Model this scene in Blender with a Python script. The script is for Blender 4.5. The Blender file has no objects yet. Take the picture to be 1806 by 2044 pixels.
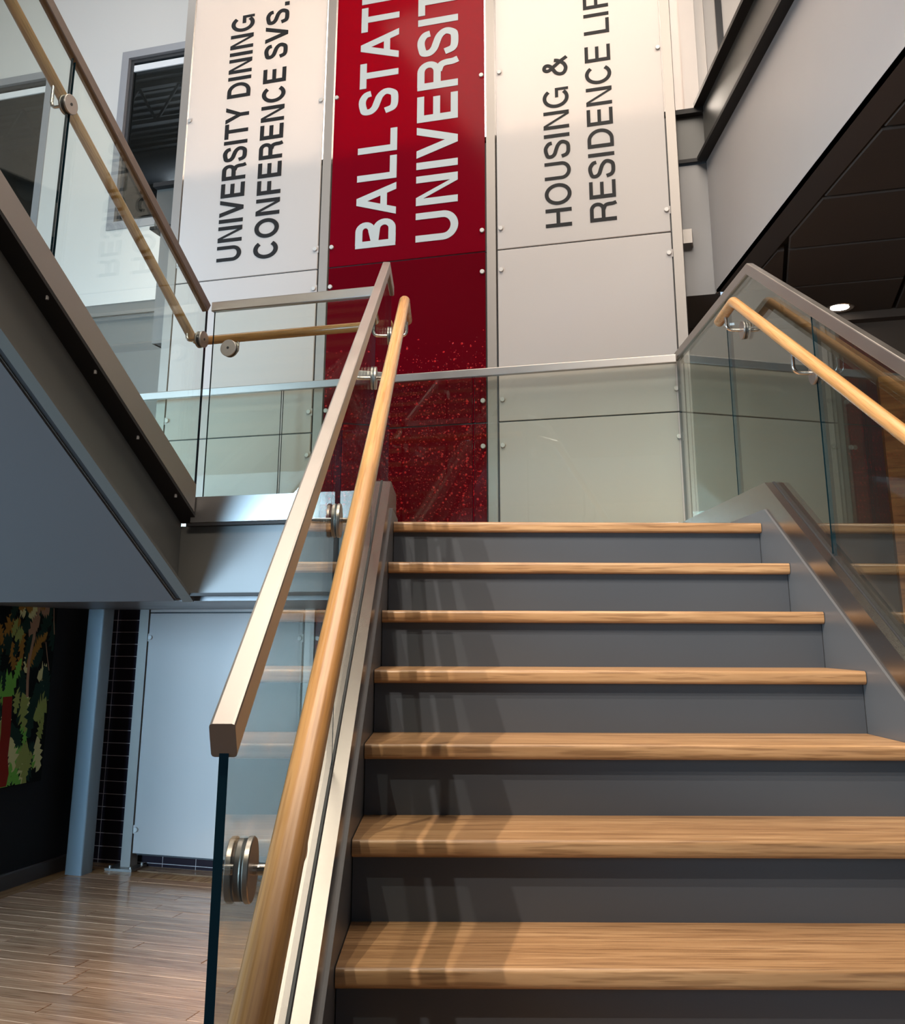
import bpy, bmesh, math, random
from mathutils import Vector, Matrix
random.seed(7)
C = bpy.context.scene.collection
scene = bpy.context.scene

# ------------------------------------------------------------------ camera, sky, lights, exposure
ZS = 1.661                      # the stair frame has z = 0 at the landing; the hall floor is 10 risers lower
AW = math.radians(16.707)       # the panel wall is turned this much against the lower flight
DW = 1.8401
RUN, RISE, TW = 0.2794, 0.1661, 1.361
SL = RISE / RUN
UX = Vector((math.cos(AW), -math.sin(AW), 0)); NX = Vector((-math.sin(AW), -math.cos(AW), 0)); OW = Vector((0, DW, 0))
def wl(u, w, z): return OW + UX*u + NX*w + Vector((0, 0, z + ZS))

F_PX, PX, PY = 2003.909, 898.011, 744.124
PITCH, ROLL = math.radians(14.6256), math.radians(0.1902)
cam = bpy.data.cameras.new('camera'); cam_o = bpy.data.objects.new('camera', cam); C.objects.link(cam_o)
rx = Vector((1, 0, 0)); dn = Vector((0, math.sin(PITCH), -math.cos(PITCH))); fw = Vector((0, math.cos(PITCH), math.sin(PITCH)))
R_ = rx*math.cos(ROLL) - dn*math.sin(ROLL); D_ = rx*math.sin(ROLL) + dn*math.cos(ROLL)
m = Matrix((R_, -D_, -fw)).transposed().to_4x4(); m.translation = Vector((0.2079, -3.7314, -0.4045 + ZS))
cam_o.matrix_world = m
cam.sensor_fit = 'HORIZONTAL'; cam.sensor_width = 36; cam.lens = F_PX/1806*36
cam.shift_x = (903 - PX)/1806; cam.shift_y = (PY - 1022)/1806
cam.clip_start = 0.05; cam.clip_end = 200
scene.camera = cam_o

world = bpy.data.worlds.new('sky'); scene.world = world; world.use_nodes = True
bg = world.node_tree.nodes['Background']; bg.inputs['Color'].default_value = (0.62, 0.80, 1.0, 1); bg.inputs['Strength'].default_value = 1.0

scene.view_settings.view_transform = 'Standard'; scene.view_settings.look = 'None'
scene.view_settings.gamma = 1; scene.view_settings.use_curve_mapping = False
scene.view_settings.exposure = 0.0

def area(name, loc, target, sx, sy, power, col, spread=180):
    l = bpy.data.lights.new(name, 'AREA'); l.shape = 'RECTANGLE'; l.size = sx; l.size_y = sy; l.energy = power; l.color = col
    l.spread = math.radians(spread)
    o = bpy.data.objects.new(name, l); C.objects.link(o); o.location = loc
    d = Vector(target) - Vector(loc); o.rotation_euler = d.to_track_quat('-Z', 'Y').to_euler(); return o
def spot(name, loc, target, power, col, ang=60, blend=.4, r=.03):
    l = bpy.data.lights.new(name, 'SPOT'); l.energy = power; l.color = col; l.spot_size = math.radians(ang); l.spot_blend = blend
    l.shadow_soft_size = r
    o = bpy.data.objects.new(name, l); C.objects.link(o); o.location = loc
    d = Vector(target) - Vector(loc); o.rotation_euler = d.to_track_quat('-Z', 'Y').to_euler(); return o
# daylight through the glazed front of the hall, far behind the camera (one light per bay)
BAYS = [-8.2, -6.85, -5.5, -4.15]
DOORS = [-2.6]                       # lower glazed doors
for ub in BAYS:
    p = wl(ub, 9.15, 0.25); area('window_daylight', p, wl(ub + 3.0, 0, -.5), 1.1, 3.4, 190, (.52, .77, 1.0), 110)
for ub in DOORS:
    p = wl(ub, 9.15, -.25); area('door_daylight', p, wl(-1.6, 0, -.9), 1.1, 2.4, 58, (.40, .70, 1.0), 50)
p = wl(2.4, 8.9, 5.0); area('front_fill', p, wl(0, 0, 2.4), 5.2, 1.6, 270, (1.0, .93, .85), 130)  # added warm fill facing the panels; no window stands at this height
# unseen soft fills added below the high ceiling to lift stair, panels, upper wall
area('ceiling_fill', (.5, -.5, 5.8 + ZS - 1.7), (0.5, .6, ZS), 3.4, 2.4, 150, (1.0, .88, .75))
area('ceiling_fill', wl(-.35, -.5, 5.6), wl(-.35, -2, 3.6), 2.4, .5, 380, (1.0, .88, .77), 80)  # added behind the panels, aimed at the upper wall to backlight the resin
area('ceiling_fill', wl(-3.4, 1.0, 5.6), wl(-3.0, -2, 3.6), 2.4, 1.2, 60, (.88, .95, 1.0))
for k, (x, y) in enumerate(((-1.35, -3.3), (-.85, -3.9), (-.4, -4.6))):
    spot('track_spot', (x, y, 5.1), (.85, -.9, ZS - .4), 720, (1.0, .88, .74), 46, .5, .02)
spot('lobby_spot', (3.6, -.6, ZS + 1.2), (3.6, 2.6, .9), 60, (1.0, .72, .42), 110, .8, .05)
area('office_fill', wl(-3.6, -4.6, 4.9), wl(-3.6, -4, 5.6), 2.5, 1.5, 60, (.9, .96, 1.0))  # added fill aimed up at the deck ceiling so its ribs show

# ------------------------------------------------------------------ materials
MATS = {}
def mat(name, col=(.5, .5, .5), rough=.5, metal=0., coat=0., spec=.5, build=None):
    if name in MATS: return MATS[name]
    m = bpy.data.materials.new(name); m.use_nodes = True; nt = m.node_tree; b = nt.nodes['Principled BSDF']
    b.inputs['Base Color'].default_value = (*col, 1); b.inputs['Roughness'].default_value = rough; b.inputs['Metallic'].default_value = metal
    b.inputs['Coat Weight'].default_value = coat; b.inputs['Coat Roughness'].default_value = .08; b.inputs['Specular IOR Level'].default_value = spec
    if build: build(nt, b)
    MATS[name] = m; return m
def nd(nt, t, **k):
    n = nt.nodes.new(t)
    for a, v in k.items():
        if a in n.inputs: n.inputs[a].default_value = v
        else: setattr(n, a, v)
    return n
def mapped(nt, scale, loc=(0, 0, 0), rot=(0, 0, 0)):
    tc = nd(nt, 'ShaderNodeTexCoord'); mp = nd(nt, 'ShaderNodeMapping')
    mp.inputs['Scale'].default_value = scale; mp.inputs['Location'].default_value = loc; mp.inputs['Rotation'].default_value = rot
    nt.links.new(tc.outputs['Object'], mp.inputs['Vector']); return mp
def ramp(nt, src, stops):
    r = nd(nt, 'ShaderNodeValToRGB'); e = r.color_ramp.elements
    while len(e) < len(stops): e.new(.5)
    for k, (p, c) in enumerate(stops): e[k].position = p; e[k].color = (*c, 1)
    nt.links.new(src, r.inputs['Fac']); return r
def bump(nt, b, src, strength, dist=.002):
    bp = nd(nt, 'ShaderNodeBump'); bp.inputs['Strength'].default_value = strength; bp.inputs['Distance'].default_value = dist
    nt.links.new(src, bp.inputs['Height']); nt.links.new(bp.outputs['Normal'], b.inputs['Normal'])

def wood(c0, c1, c2, axis='x', fine=1., rand=0., tilt=0., pore=.6):
    def f(nt, b):
        s = {'x': (1.4, 34*fine, 34*fine), 'y': (34*fine, 1.4, 34*fine), 'z': (34*fine, 34*fine, 1.4)}[axis]
        mp = mapped(nt, (1, 1, 1), rot=(tilt, 0, 0)); mp2 = nd(nt, 'ShaderNodeMapping'); mp2.inputs['Scale'].default_value = s
        nt.links.new(mp.outputs[0], mp2.inputs['Vector']); mp = mp2
        if rand:
            oi = nd(nt, 'ShaderNodeObjectInfo'); mul = nd(nt, 'ShaderNodeVectorMath', operation='SCALE'); mul.inputs['Scale'].default_value = 37.
            cb = nd(nt, 'ShaderNodeCombineXYZ')
            for i in range(3): nt.links.new(oi.outputs['Random'], cb.inputs[i])
            nt.links.new(cb.outputs[0], mul.inputs[0]); ad = nd(nt, 'ShaderNodeVectorMath', operation='ADD')
            nt.links.new(mp.outputs[0], ad.inputs[0]); nt.links.new(mul.outputs[0], ad.inputs[1]); vec = ad.outputs[0]
        else: vec = mp.outputs[0]
        n1 = nd(nt, 'ShaderNodeTexNoise', Scale=1.0, Detail=6., Roughness=.6, Distortion=.5); nt.links.new(vec, n1.inputs['Vector'])
        r = ramp(nt, n1.outputs['Fac'], [(.30, c0), (.5, c1), (.68, c2)])
        n2 = nd(nt, 'ShaderNodeTexNoise', Scale=4.5, Detail=3., Roughness=.5); nt.links.new(vec, n2.inputs['Vector'])
        r2 = ramp(nt, n2.outputs['Fac'], [(.38, (.45, .38, .33)), (.50, (1, 1, 1))])
        mx = nd(nt, 'ShaderNodeMix', data_type='RGBA', blend_type='MULTIPLY'); mx.inputs['Factor'].default_value = pore
        nt.links.new(r.outputs[0], mx.inputs['A']); nt.links.new(r2.outputs[0], mx.inputs['B']); out = mx.outputs['Result']
        if rand:
            hv = nd(nt, 'ShaderNodeHueSaturation'); mr = nd(nt, 'ShaderNodeMapRange'); mr.inputs['To Min'].default_value = 1 - rand; mr.inputs['To Max'].default_value = 1 + rand
            nt.links.new(oi.outputs['Random'], mr.inputs['Value']); nt.links.new(mr.outputs[0], hv.inputs['Value']); nt.links.new(out, hv.inputs['Color']); out = hv.outputs[0]
        nt.links.new(out, b.inputs['Base Color']); bump(nt, b, n2.outputs['Fac'], .12, .001)
    return f
M_TREAD = mat('oak_tread', rough=.34, build=wood((.26, .135, .058), (.36, .20, .092), (.45, .27, .135)))
RC = ((.335, .16, .050), (.395, .20, .068), (.445, .24, .092))
M_RAILW = mat('oak_handrail', rough=.27, coat=.12, build=wood(*RC, 'y', 1.6, 0, -math.atan(SL), .35))
M_RAIL2 = mat('oak_handrail_upper', rough=.22, coat=.4, build=wood((.36, .19, .065), (.46, .26, .10), (.55, .33, .14), 'y', 1.3, 0, math.atan(.64)))
M_RAILU = mat('oak_handrail_along_wall', rough=.24, coat=.2, build=wood(*RC, 'x', 1.3))
M_PLANK = mat('oak_plank', rough=.14, build=wood((.38, .20, .115), (.51, .29, .172), (.60, .365, .225), 'x', .9, .14))
M_PLANKN = mat('oak_border_plank', rough=.22, build=wood((.33, .165, .07), (.45, .24, .105), (.52, .30, .14), 'y', .9, .08))
M_VENEER = mat('walnut_veneer', rough=.35, build=wood((.14, .06, .02), (.22, .10, .033), (.30, .15, .05), 'x', .35))

def brushed(nt, b):
    mp = mapped(nt, (1, 1, 1)); n = nd(nt, 'ShaderNodeTexNoise', Scale=5., Detail=4.); nt.links.new(mp.outputs[0], n.inputs['Vector'])
    mr = nd(nt, 'ShaderNodeMapRange'); mr.inputs['To Min'].default_value = .32; mr.inputs['To Max'].default_value = .44
    nt.links.new(n.outputs['Fac'], mr.inputs['Value']); nt.links.new(mr.outputs[0], b.inputs['Roughness'])
M_STEEL = mat('brushed_stainless', (.40, .365, .335), .28, 1., build=brushed)
M_BUTTON = mat('satin_button_steel', (.48, .45, .42), .45, .25)
M_SHOE = mat('polished_shoe_steel', (.36, .33, .305), .25, 1.)
M_CHROME = mat('polished_stainless', (.68, .64, .6), .16, 1.)
M_POST = mat('satin_steel_post', (.30, .265, .235), .42, .35)
def paint(nt, b):
    mp = mapped(nt, (1, 1, 1)); n = nd(nt, 'ShaderNodeTexNoise', Scale=2.2, Detail=3.); nt.links.new(mp.outputs[0], n.inputs['Vector'])
    mr = nd(nt, 'ShaderNodeMapRange'); mr.inputs['To Min'].default_value = .26; mr.inputs['To Max'].default_value = .44
    nt.links.new(n.outputs['Fac'], mr.inputs['Value']); nt.links.new(mr.outputs[0], b.inputs['Roughness'])
M_PAINT = mat('slate_grey_paint', (.085, .088, .095), .36, build=paint)
M_RISER = mat('slate_riser_paint', (.053, .059, .070), .42, build=paint)
M_BEAM = mat('grey_steel_paint', (.092, .086, .076), .32, spec=.35, build=paint)
M_FLANGE = mat('dark_flange_shade_paint', (.022, .020, .019), .5, spec=.15)  # flange paint darkened; the shade on the undersides is in the colour
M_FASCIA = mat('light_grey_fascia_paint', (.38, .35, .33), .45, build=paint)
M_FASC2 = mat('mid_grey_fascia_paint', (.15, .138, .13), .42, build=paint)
M_SOFFIT = mat('soffit_grey_paint', (.078, .072, .071), .26, build=paint)
M_COLUMN = mat('blue_grey_column_paint', (.22, .27, .30), .38)
M_BLACK = mat('black_gasket_gap_shade', (.012, .012, .013), .5)
M_GAP = mat('dark_reveal', (.01, .009, .009), .8)
def plaster(nt, b):
    mp = mapped(nt, (1, 1, 1)); n = nd(nt, 'ShaderNodeTexNoise', Scale=180., Detail=2.); nt.links.new(mp.outputs[0], n.inputs['Vector']); bump(nt, b, n.outputs['Fac'], .06, .001)
M_WHITE = mat('white_wall_paint', (.57, .555, .535), .6, build=plaster)
M_CREAM = mat('cream_wall_paint', (.60, .555, .52), .6, build=plaster)
M_GREYW = mat('grey_wall_paint', (.12, .12, .115), .6, build=plaster)
M_FELT = mat('black_felt', (.012, .014, .016), .95, spec=.2, build=lambda nt, b: plaster(nt, b))
M_BASE = mat('dark_wood_base', (.045, .038, .034), .45)
M_TILE = mat('black_glazed_tile', (.018, .013, .018), .14)
M_GROUT = mat('pale_grout', (.42, .34, .32), .9)
M_CTILE = mat('black_ceiling_tile', (.075, .058, .048), .9, spec=.2)
M_ALU = mat('grey_aluminium_frame', (.33, .33, .35), .4, .3)
M_DARKALU = mat('dark_window_gasket', (.03, .03, .032), .4)
M_DECK = mat('dark_roof_deck', (.07, .07, .07), .6)
M_PINK = mat('letter_silver', (.35, .375, .375), .45, spec=.25)
M_LETTER = mat('letter_charcoal', (.016, .015, .015), .5, spec=.12)

def panel_mat(name, col, trans, rough, red=False):
    def f(nt, b):
        out = nt.nodes['Material Output']; tr = nd(nt, 'ShaderNodeBsdfTranslucent'); tr.inputs['Color'].default_value = (*trans, 1)
        mx = nd(nt, 'ShaderNodeMixShader'); mx.inputs['Fac'].default_value = .42
        nt.links.new(b.outputs[0], mx.inputs[1]); nt.links.new(tr.outputs[0], mx.inputs[2]); nt.links.new(mx.outputs[0], out.inputs['Surface'])
        if red:
            ge = nd(nt, 'ShaderNodeNewGeometry'); sp = nd(nt, 'ShaderNodeSeparateXYZ'); nt.links.new(ge.outputs['Position'], sp.inputs[0])
            den = nd(nt, 'ShaderNodeMapRange'); den.inputs['From Min'].default_value = ZS + 1.28; den.inputs['From Max'].default_value = ZS + .75
            den.inputs['To Min'].default_value = 0; den.inputs['To Max'].default_value = .62; nt.links.new(sp.outputs['Z'], den.inputs['Value'])
            out_b = None
            for sc_ in (46., 95.):
                v = nd(nt, 'ShaderNodeTexVoronoi', Scale=sc_); nt.links.new(ge.outputs['Position'], v.inputs['Vector'])
                dots = ramp(nt, v.outputs['Distance'], [(.0, (1, 1, 1)), (.22, (1, 1, 1)), (.36, (0, 0, 0))])
                wn = nd(nt, 'ShaderNodeTexWhiteNoise'); nt.links.new(v.outputs['Position'], wn.inputs['Vector'])
                lt = nd(nt, 'ShaderNodeMath', operation='LESS_THAN'); nt.links.new(wn.outputs['Value'], lt.inputs[0]); nt.links.new(den.outputs[0], lt.inputs[1])
                mul = nd(nt, 'ShaderNodeMath', operation='MULTIPLY'); nt.links.new(dots.outputs[0], mul.inputs[0]); nt.links.new(lt.outputs[0], mul.inputs[1])
                if out_b is None: out_b = mul.outputs[0]
                else:
                    mxm = nd(nt, 'ShaderNodeMath', operation='MAXIMUM'); nt.links.new(out_b, mxm.inputs[0]); nt.links.new(mul.outputs[0], mxm.inputs[1]); out_b = mxm.outputs[0]
            wn2 = nd(nt, 'ShaderNodeTexNoise', Scale=70., Detail=2.); nt.links.new(ge.outputs['Position'], wn2.inputs['Vector'])
            lit = ramp(nt, wn2.outputs['Fac'], [(.42, (.0, .0, .0)), (.56, (1, 1, 1))])
            k2 = nd(nt, 'ShaderNodeMath', operation='MULTIPLY'); nt.links.new(out_b, k2.inputs[0]); nt.links.new(lit.outputs[0], k2.inputs[1])
            cm = nd(nt, 'ShaderNodeMix', data_type='RGBA'); cm.inputs['A'].default_value = (*col, 1); cm.inputs['B'].default_value = (.90, .03, .035, 1)
            nt.links.new(k2.outputs[0], cm.inputs['Factor']); nt.links.new(cm.outputs['Result'], b.inputs['Base Color'])
            bump(nt, b, out_b, .45, .004)
    return mat(name, col, rough, spec=(.15 if col[1] < .1 else .4), build=f)
M_WPANEL = panel_mat('frosted_white_resin', (.62, .575, .545), (.88, .80, .73), .3)
M_RED = panel_mat('red_resin_plain', (.19, .002, .010), (.55, .006, .02), .13)
M_REDB = panel_mat('red_resin_bubbled', (.13, .0015, .007), (.40, .005, .015), .11, True)
M_CLIP = mat('pale_clip', (.74, .70, .66), .35)

def glass_mat(name, tint, edge=False):
    m = bpy.data.materials.new(name); m.use_nodes = True; nt = m.node_tree; nt.nodes.remove(nt.nodes['Principled BSDF'])
    out = nt.nodes['Material Output']; t = nd(nt, 'ShaderNodeBsdfTransparent'); t.inputs['Color'].default_value = (*tint, 1)
    g = nd(nt, 'ShaderNodeBsdfGlossy'); g.inputs['Roughness'].default_value = .0; g.inputs['Color'].default_value = (.95, 1, .98, 1)
    # Schlick reflectance from both sides of the sheet
    ge = nd(nt, 'ShaderNodeNewGeometry'); dt = nd(nt, 'ShaderNodeVectorMath', operation='DOT_PRODUCT')
    nt.links.new(ge.outputs['Incoming'], dt.inputs[0]); nt.links.new(ge.outputs['Normal'], dt.inputs[1])
    ab = nd(nt, 'ShaderNodeMath', operation='ABSOLUTE'); nt.links.new(dt.outputs['Value'], ab.inputs[0])
    om = nd(nt, 'ShaderNodeMath', operation='SUBTRACT'); om.inputs[0].default_value = 1.; nt.links.new(ab.outputs[0], om.inputs[1])
    pw = nd(nt, 'ShaderNodeMath', operation='POWER'); nt.links.new(om.outputs[0], pw.inputs[0]); pw.inputs[1].default_value = 5.
    fr = nd(nt, 'ShaderNodeMath', operation='MULTIPLY_ADD'); nt.links.new(pw.outputs[0], fr.inputs[0]); fr.inputs[1].default_value = .96; fr.inputs[2].default_value = .04
    mx = nd(nt, 'ShaderNodeMixShader'); nt.links.new(fr.outputs[0], mx.inputs['Fac']); nt.links.new(t.outputs[0], mx.inputs[1]); nt.links.new(g.outputs[0], mx.inputs[2])
    nt.links.new(mx.outputs[0], out.inputs['Surface']); MATS[name] = m; return m
M_GLASS = glass_mat('clear_railing_glass', (.945, .967, .938))
M_WGLASS = glass_mat('tinted_window_glass', (.42, .44, .45))
M_GEDGE = mat('glass_edge_teal', (.004, .016, .022), .25, spec=.15)
M_LAMP = mat('lamp_lens', (1, 1, 1), .4)
nt = M_LAMP.node_tree; b = nt.nodes['Principled BSDF']; b.inputs['Emission Color'].default_value = (1, .93, .82, 1); b.inputs['Emission Strength'].default_value = 14

# ------------------------------------------------------------------ mesh helpers
class MB:
    """verts in 'frame' coordinates; frame 's' = stair (x, y, z), frame 'w' = wall (u, -w, z)"""
    def __init__(s): s.v = []; s.f = []; s.m = []; s.smooth = []
    def add(s, vs, fs, mi=0, sm=False):
        n = len(s.v); s.v += [tuple(p) for p in vs]
        for f in fs: s.f.append(tuple(n + i for i in f)); s.m.append(mi); s.smooth.append(sm)
        return s
    def box(s, a, b, mi=0, edge=None):
        (x0, y0, z0), (x1, y1, z1) = a, b
        x0, x1 = sorted((x0, x1)); y0, y1 = sorted((y0, y1)); z0, z1 = sorted((z0, z1))
        vs = [(x0, y0, z0), (x1, y0, z0), (x1, y1, z0), (x0, y1, z0), (x0, y0, z1), (x1, y0, z1), (x1, y1, z1), (x0, y1, z1)]
        return s.add(vs, [(0, 3, 2, 1), (4, 5, 6, 7), (0, 1, 5, 4), (1, 2, 6, 5), (2, 3, 7, 6), (3, 0, 4, 7)], mi)
    def prism(s, poly, d, mi=0, side=None, sm=False):
        """extrude a planar polygon (list of 3D points) by vector d"""
        n = len(poly); P = [Vector(p) for p in poly]; Q = [p + Vector(d) for p in P]
        nrm = Vector((0, 0, 0))
        for i in range(n): nrm += P[i].cross(P[(i+1) % n])
        flip = nrm.dot(Vector(d)) > 0
        base = len(s.v); s.v += [tuple(p) for p in P + Q]
        a = tuple(range(n)); c = tuple(range(n, 2*n))
        s.f += [tuple(base + i for i in (a[::-1] if flip else a)), tuple(base + i for i in (c if flip else c[::-1]))]; s.m += [mi, mi]; s.smooth += [False, False]
        for i in range(n):
            j = (i + 1) % n; q = (i, j, n + j, n + i)
            s.f.append(tuple(base + k for k in (q if flip else q[::-1]))); s.m.append(mi if side is None else side); s.smooth.append(sm)
        return s
    def sweep(s, prof, path, sidev, mi=0, sm=False):
        """prof: (side, up) points, path: 3D polyline lying in a plane perpendicular to sidev, mitred"""
        P = [Vector(p) for p in path]; sv = Vector(sidev).normalized(); rings = []
        for i, p in enumerate(P):
            d0 = (P[i] - P[i-1]).normalized() if i else (P[1] - P[0]).normalized()
            d1 = (P[i+1] - P[i]).normalized() if i < len(P)-1 else d0
            t = (d0 + d1).normalized(); up = sv.cross(t).normalized()
            if up.z < 0 or (abs(up.z) < 1e-6): up = up if up.z >= 0 else -up
            k = 1/max(.3, t.dot(d1)); rings.append([p + sv*a + up*b*k for a, b in prof])
        return s.loft(rings, mi, sm)
    def loft(s, rings, mi=0, sm=False):
        n = len(rings[0]); base = len(s.v)
        for r in rings: s.v += [tuple(p) for p in r]
        for k in range(len(rings)-1):
            for i in range(n):
                j = (i+1) % n; s.f.append((base+k*n+i, base+k*n+j, base+(k+1)*n+j, base+(k+1)*n+i)); s.m.append(mi); s.smooth.append(sm)
        s.f.append(tuple(base+i for i in range(n))[::-1]); s.m.append(mi); s.smooth.append(False)
        e = base+(len(rings)-1)*n; s.f.append(tuple(e+i for i in range(n))); s.m.append(mi); s.smooth.append(False)
        return s
    def tube(s, path, r, n=14, mi=0, round_ends=False):
        P = [Vector(p) for p in path]; d = (P[1]-P[0]).normalized()
        ref = Vector((0, 0, 1)) if abs(d.z) < .9 else Vector((1, 0, 0))
        a = d.cross(ref).normalized(); bb = d.cross(a).normalized(); rings = []
        circ = [(math.cos(2*math.pi*i/n)*r, math.sin(2*math.pi*i/n)*r) for i in range(n)]
        cur = [P[0] + a*c + bb*q for c, q in circ]
        if round_ends:
            for q in (.0, .45, .8):
                k = math.sqrt(max(0.01, 1-(1-q)**2)); rings.append([P[0] - d*r*.6*(1-q) + (p-P[0])*k for p in cur])
        rings.append(cur)
        for i in range(1, len(P)):
            d0 = (P[i]-P[i-1]).normalized(); d1 = (P[i+1]-P[i]).normalized() if i < len(P)-1 else d0
            t = (d0+d1).normalized(); nxt = []
            for p in cur:
                k = (P[i]-p).dot(t)/d0.dot(t); nxt.append(p + d0*k)
            cur = nxt; rings.append(cur)
        if round_ends:
            for q in (.8, .45, .0):
                k = math.sqrt(max(0.01, 1-(1-q)**2)); rings.append([P[-1] + d0*r*.6*(1-q) + (p-P[-1])*k for p in cur])
        return s.loft(rings, mi, True)
    def disc(s, c, axis, r, h, n=24, mi=0, ch=.0):
        c = Vector(c); ax = Vector(axis).normalized(); ref = Vector((0, 0, 1)) if abs(ax.z) < .9 else Vector((1, 0, 0))
        a = ax.cross(ref).normalized(); b = ax.cross(a)
        def ring(o, rr): return [c + ax*o + (a*math.cos(2*math.pi*i/n) + b*math.sin(2*math.pi*i/n))*rr for i in range(n)]
        rs = [ring(-h/2, r-ch), ring(-h/2+ch, r), ring(h/2-ch, r), ring(h/2, r-ch)] if ch else [ring(-h/2, r), ring(h/2, r)]
        return s.loft(rs, mi, True)

def arc(p0, p1, p2, r, n=6):
    """points of a fillet of radius r at p1"""
    p0, p1, p2 = Vector(p0), Vector(p1), Vector(p2); a = (p0-p1).normalized(); b = (p2-p1).normalized()
    ang = a.angle(b); t = r/math.tan(ang/2); s = p1 + a*t; e = p1 + b*t; c = p1 + (a+b).normalized()*(r/math.sin(ang/2)); out = []
    v0 = s-c; v1 = e-c; om = v0.angle(v1)
    for i in range(n+1):
        q = i/n; out.append(c + v0*(math.sin((1-q)*om)/math.sin(om)) + v1*(math.sin(q*om)/math.sin(om)))
    return out
def fil(path, r, n=6):
    out = [Vector(path[0])]
    for i in range(1, len(path)-1): out += arc(path[i-1], path[i], path[i+1], r, n)
    return out + [Vector(path[-1])]

class Frame: pass
def base_world(fr, p):
    return Vector((p[0], p[1], p[2] + ZS)) if fr == 's' else OW + UX*p[0] + (-NX)*p[1] + Vector((0, 0, p[2] + ZS))
def rotz(fr): return 0 if fr == 's' else -AW
def thing(name, label, cat, base, fr='s', group=None):
    o = bpy.data.objects.new(name, None); C.objects.link(o); o.location = base_world(fr, base); o.rotation_euler = (0, 0, rotz(fr))
    o.empty_display_size = .1; o['label'] = label; o['category'] = cat
    if group: o['group'] = group
    o['_b'] = list(base); return o
def wbase(o): return Vector(o['_b'])
def obj(name, mb, mats, parent=None, base=(0, 0, 0), fr='s', label=None):
    """one mesh object; under a parent the base is the parent's (the builders use the parent's frame)"""
    if parent is not None:
        root = parent
        while root.parent: root = root.parent
        base = tuple(root['_b'])
    me = bpy.data.meshes.new(name); b = Vector(base)
    me.from_pydata([tuple(Vector(v) - b) for v in mb.v], [], mb.f); 
    for mm in (mats if isinstance(mats, (list, tuple)) else [mats]): me.materials.append(mm)
    me.polygons.foreach_set('material_index', mb.m); me.polygons.foreach_set('use_smooth', mb.smooth); me.update()
    if any(mb.smooth): me.set_sharp_from_angle(angle=math.radians(40))
    o = bpy.data.objects.new(name, me); C.objects.link(o)
    if parent is not None: o.parent = parent
    else: o.location = base_world(fr, base); o.rotation_euler = (0, 0, rotz(fr)); o['_b'] = list(base)
    if label: o['label'] = label
    return o
def struct(name, mb, mats, fr='s', base=(0, 0, 0), label=None, cat=None):
    o = obj(name, mb, mats, None, base, fr, label); o['kind'] = 'structure'
    if cat: o['category'] = cat
    return o
def solo(name, mb, mats, label, cat, base, fr='s', group=None):
    o = obj(name, mb, mats, None, base, fr, label); o['category'] = cat
    if group: o['group'] = group
    return o

def rrect(w, h, r, n=3, z0=0.):
    """rounded rectangle profile, width w, from z0-h to z0"""
    out = []
    for cx, cy, a0 in ((w/2-r, z0-r, 0), (-w/2+r, z0-r, 90), (-w/2+r, z0-h+r, 180), (w/2-r, z0-h+r, 270)):
        for i in range(n+1):
            a = math.radians(a0 + 90*i/n); out.append((cx + r*math.cos(a), cy + r*math.sin(a)))
    return out
# wall-frame point: u, w, z -> frame coordinates
def q(u, w, z): return (u, -w, z)

# ================================================================== setting: floor, walls, ceilings
FZ = -1.661
fl = MB().box(q(-9, 9.3, FZ-.12), q(7, -2.3, FZ-.012))
floor = struct('floor', fl, M_GAP, 'w', (0, 0, FZ), 'oak strip floor of the lower hall', 'floor')
# strip planks: rows run along the panel wall, one border board along the felt wall and one along the tiled wall
def plank(u0, u1, w0, w1, m, nm='plank'):
    g = .0012; zt = FZ + random.uniform(-.0006, .0006)
    mb = MB(); a, b2, c, d = u0+g, u1-g, w0+g, w1-g; ch = .0015
    lo = [q(a, c, FZ-.012), q(b2, c, FZ-.012), q(b2, d, FZ-.012), q(a, d, FZ-.012)]
    mid = [q(a, c, zt-ch), q(b2, c, zt-ch), q(b2, d, zt-ch), q(a, d, zt-ch)]
    top = [q(a+ch, c+ch, zt), q(b2-ch, c+ch, zt), q(b2-ch, d-ch, zt), q(a+ch, d-ch, zt)]
    mb.loft([lo[::-1], mid[::-1], top[::-1]]); return obj(nm, mb, m, floor)
PWD = .0915
border_u = -1.955 + .105
w = .135
row = 0
while w < 2.55:
    u = border_u - random.uniform(0, .0); first = random.uniform(.3, 1.2); u1 = u + first
    while u < .35:
        plank(u, min(u1, .35), w, w + PWD, M_PLANK); u = u1; u1 = u + random.uniform(.6, 1.3)
    w += PWD; row += 1
plank(-1.955, -1.955 + .105, .0, 1.1, M_PLANKN, 'border_plank'); plank(-1.955, -1.955 + .105, 1.1, 2.55, M_PLANKN, 'border_plank')
plank(-1.80, -.9, .03, .135, M_PLANKN, 'border_plank'); plank(-.9, .35, .03, .135, M_PLANKN, 'border_plank')
rest = MB()
for (a, b2, c, d) in ((-9, -1.955, -2.2, 9.2), (-1.955, .35, 2.55, 9.2), (.35, 7, -2.2, 9.2), (-1.955, .35, -2.2, .0)):
    rest.box(q(a, c, FZ-.012), q(b2, d, FZ))
o = obj('plank_field', rest, mat('oak_floor_field', rough=.25, build=wood((.17, .10, .055), (.27, .16, .09), (.34, .21, .125), 'x', .9)), floor); o['kind'] = 'stuff'

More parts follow.
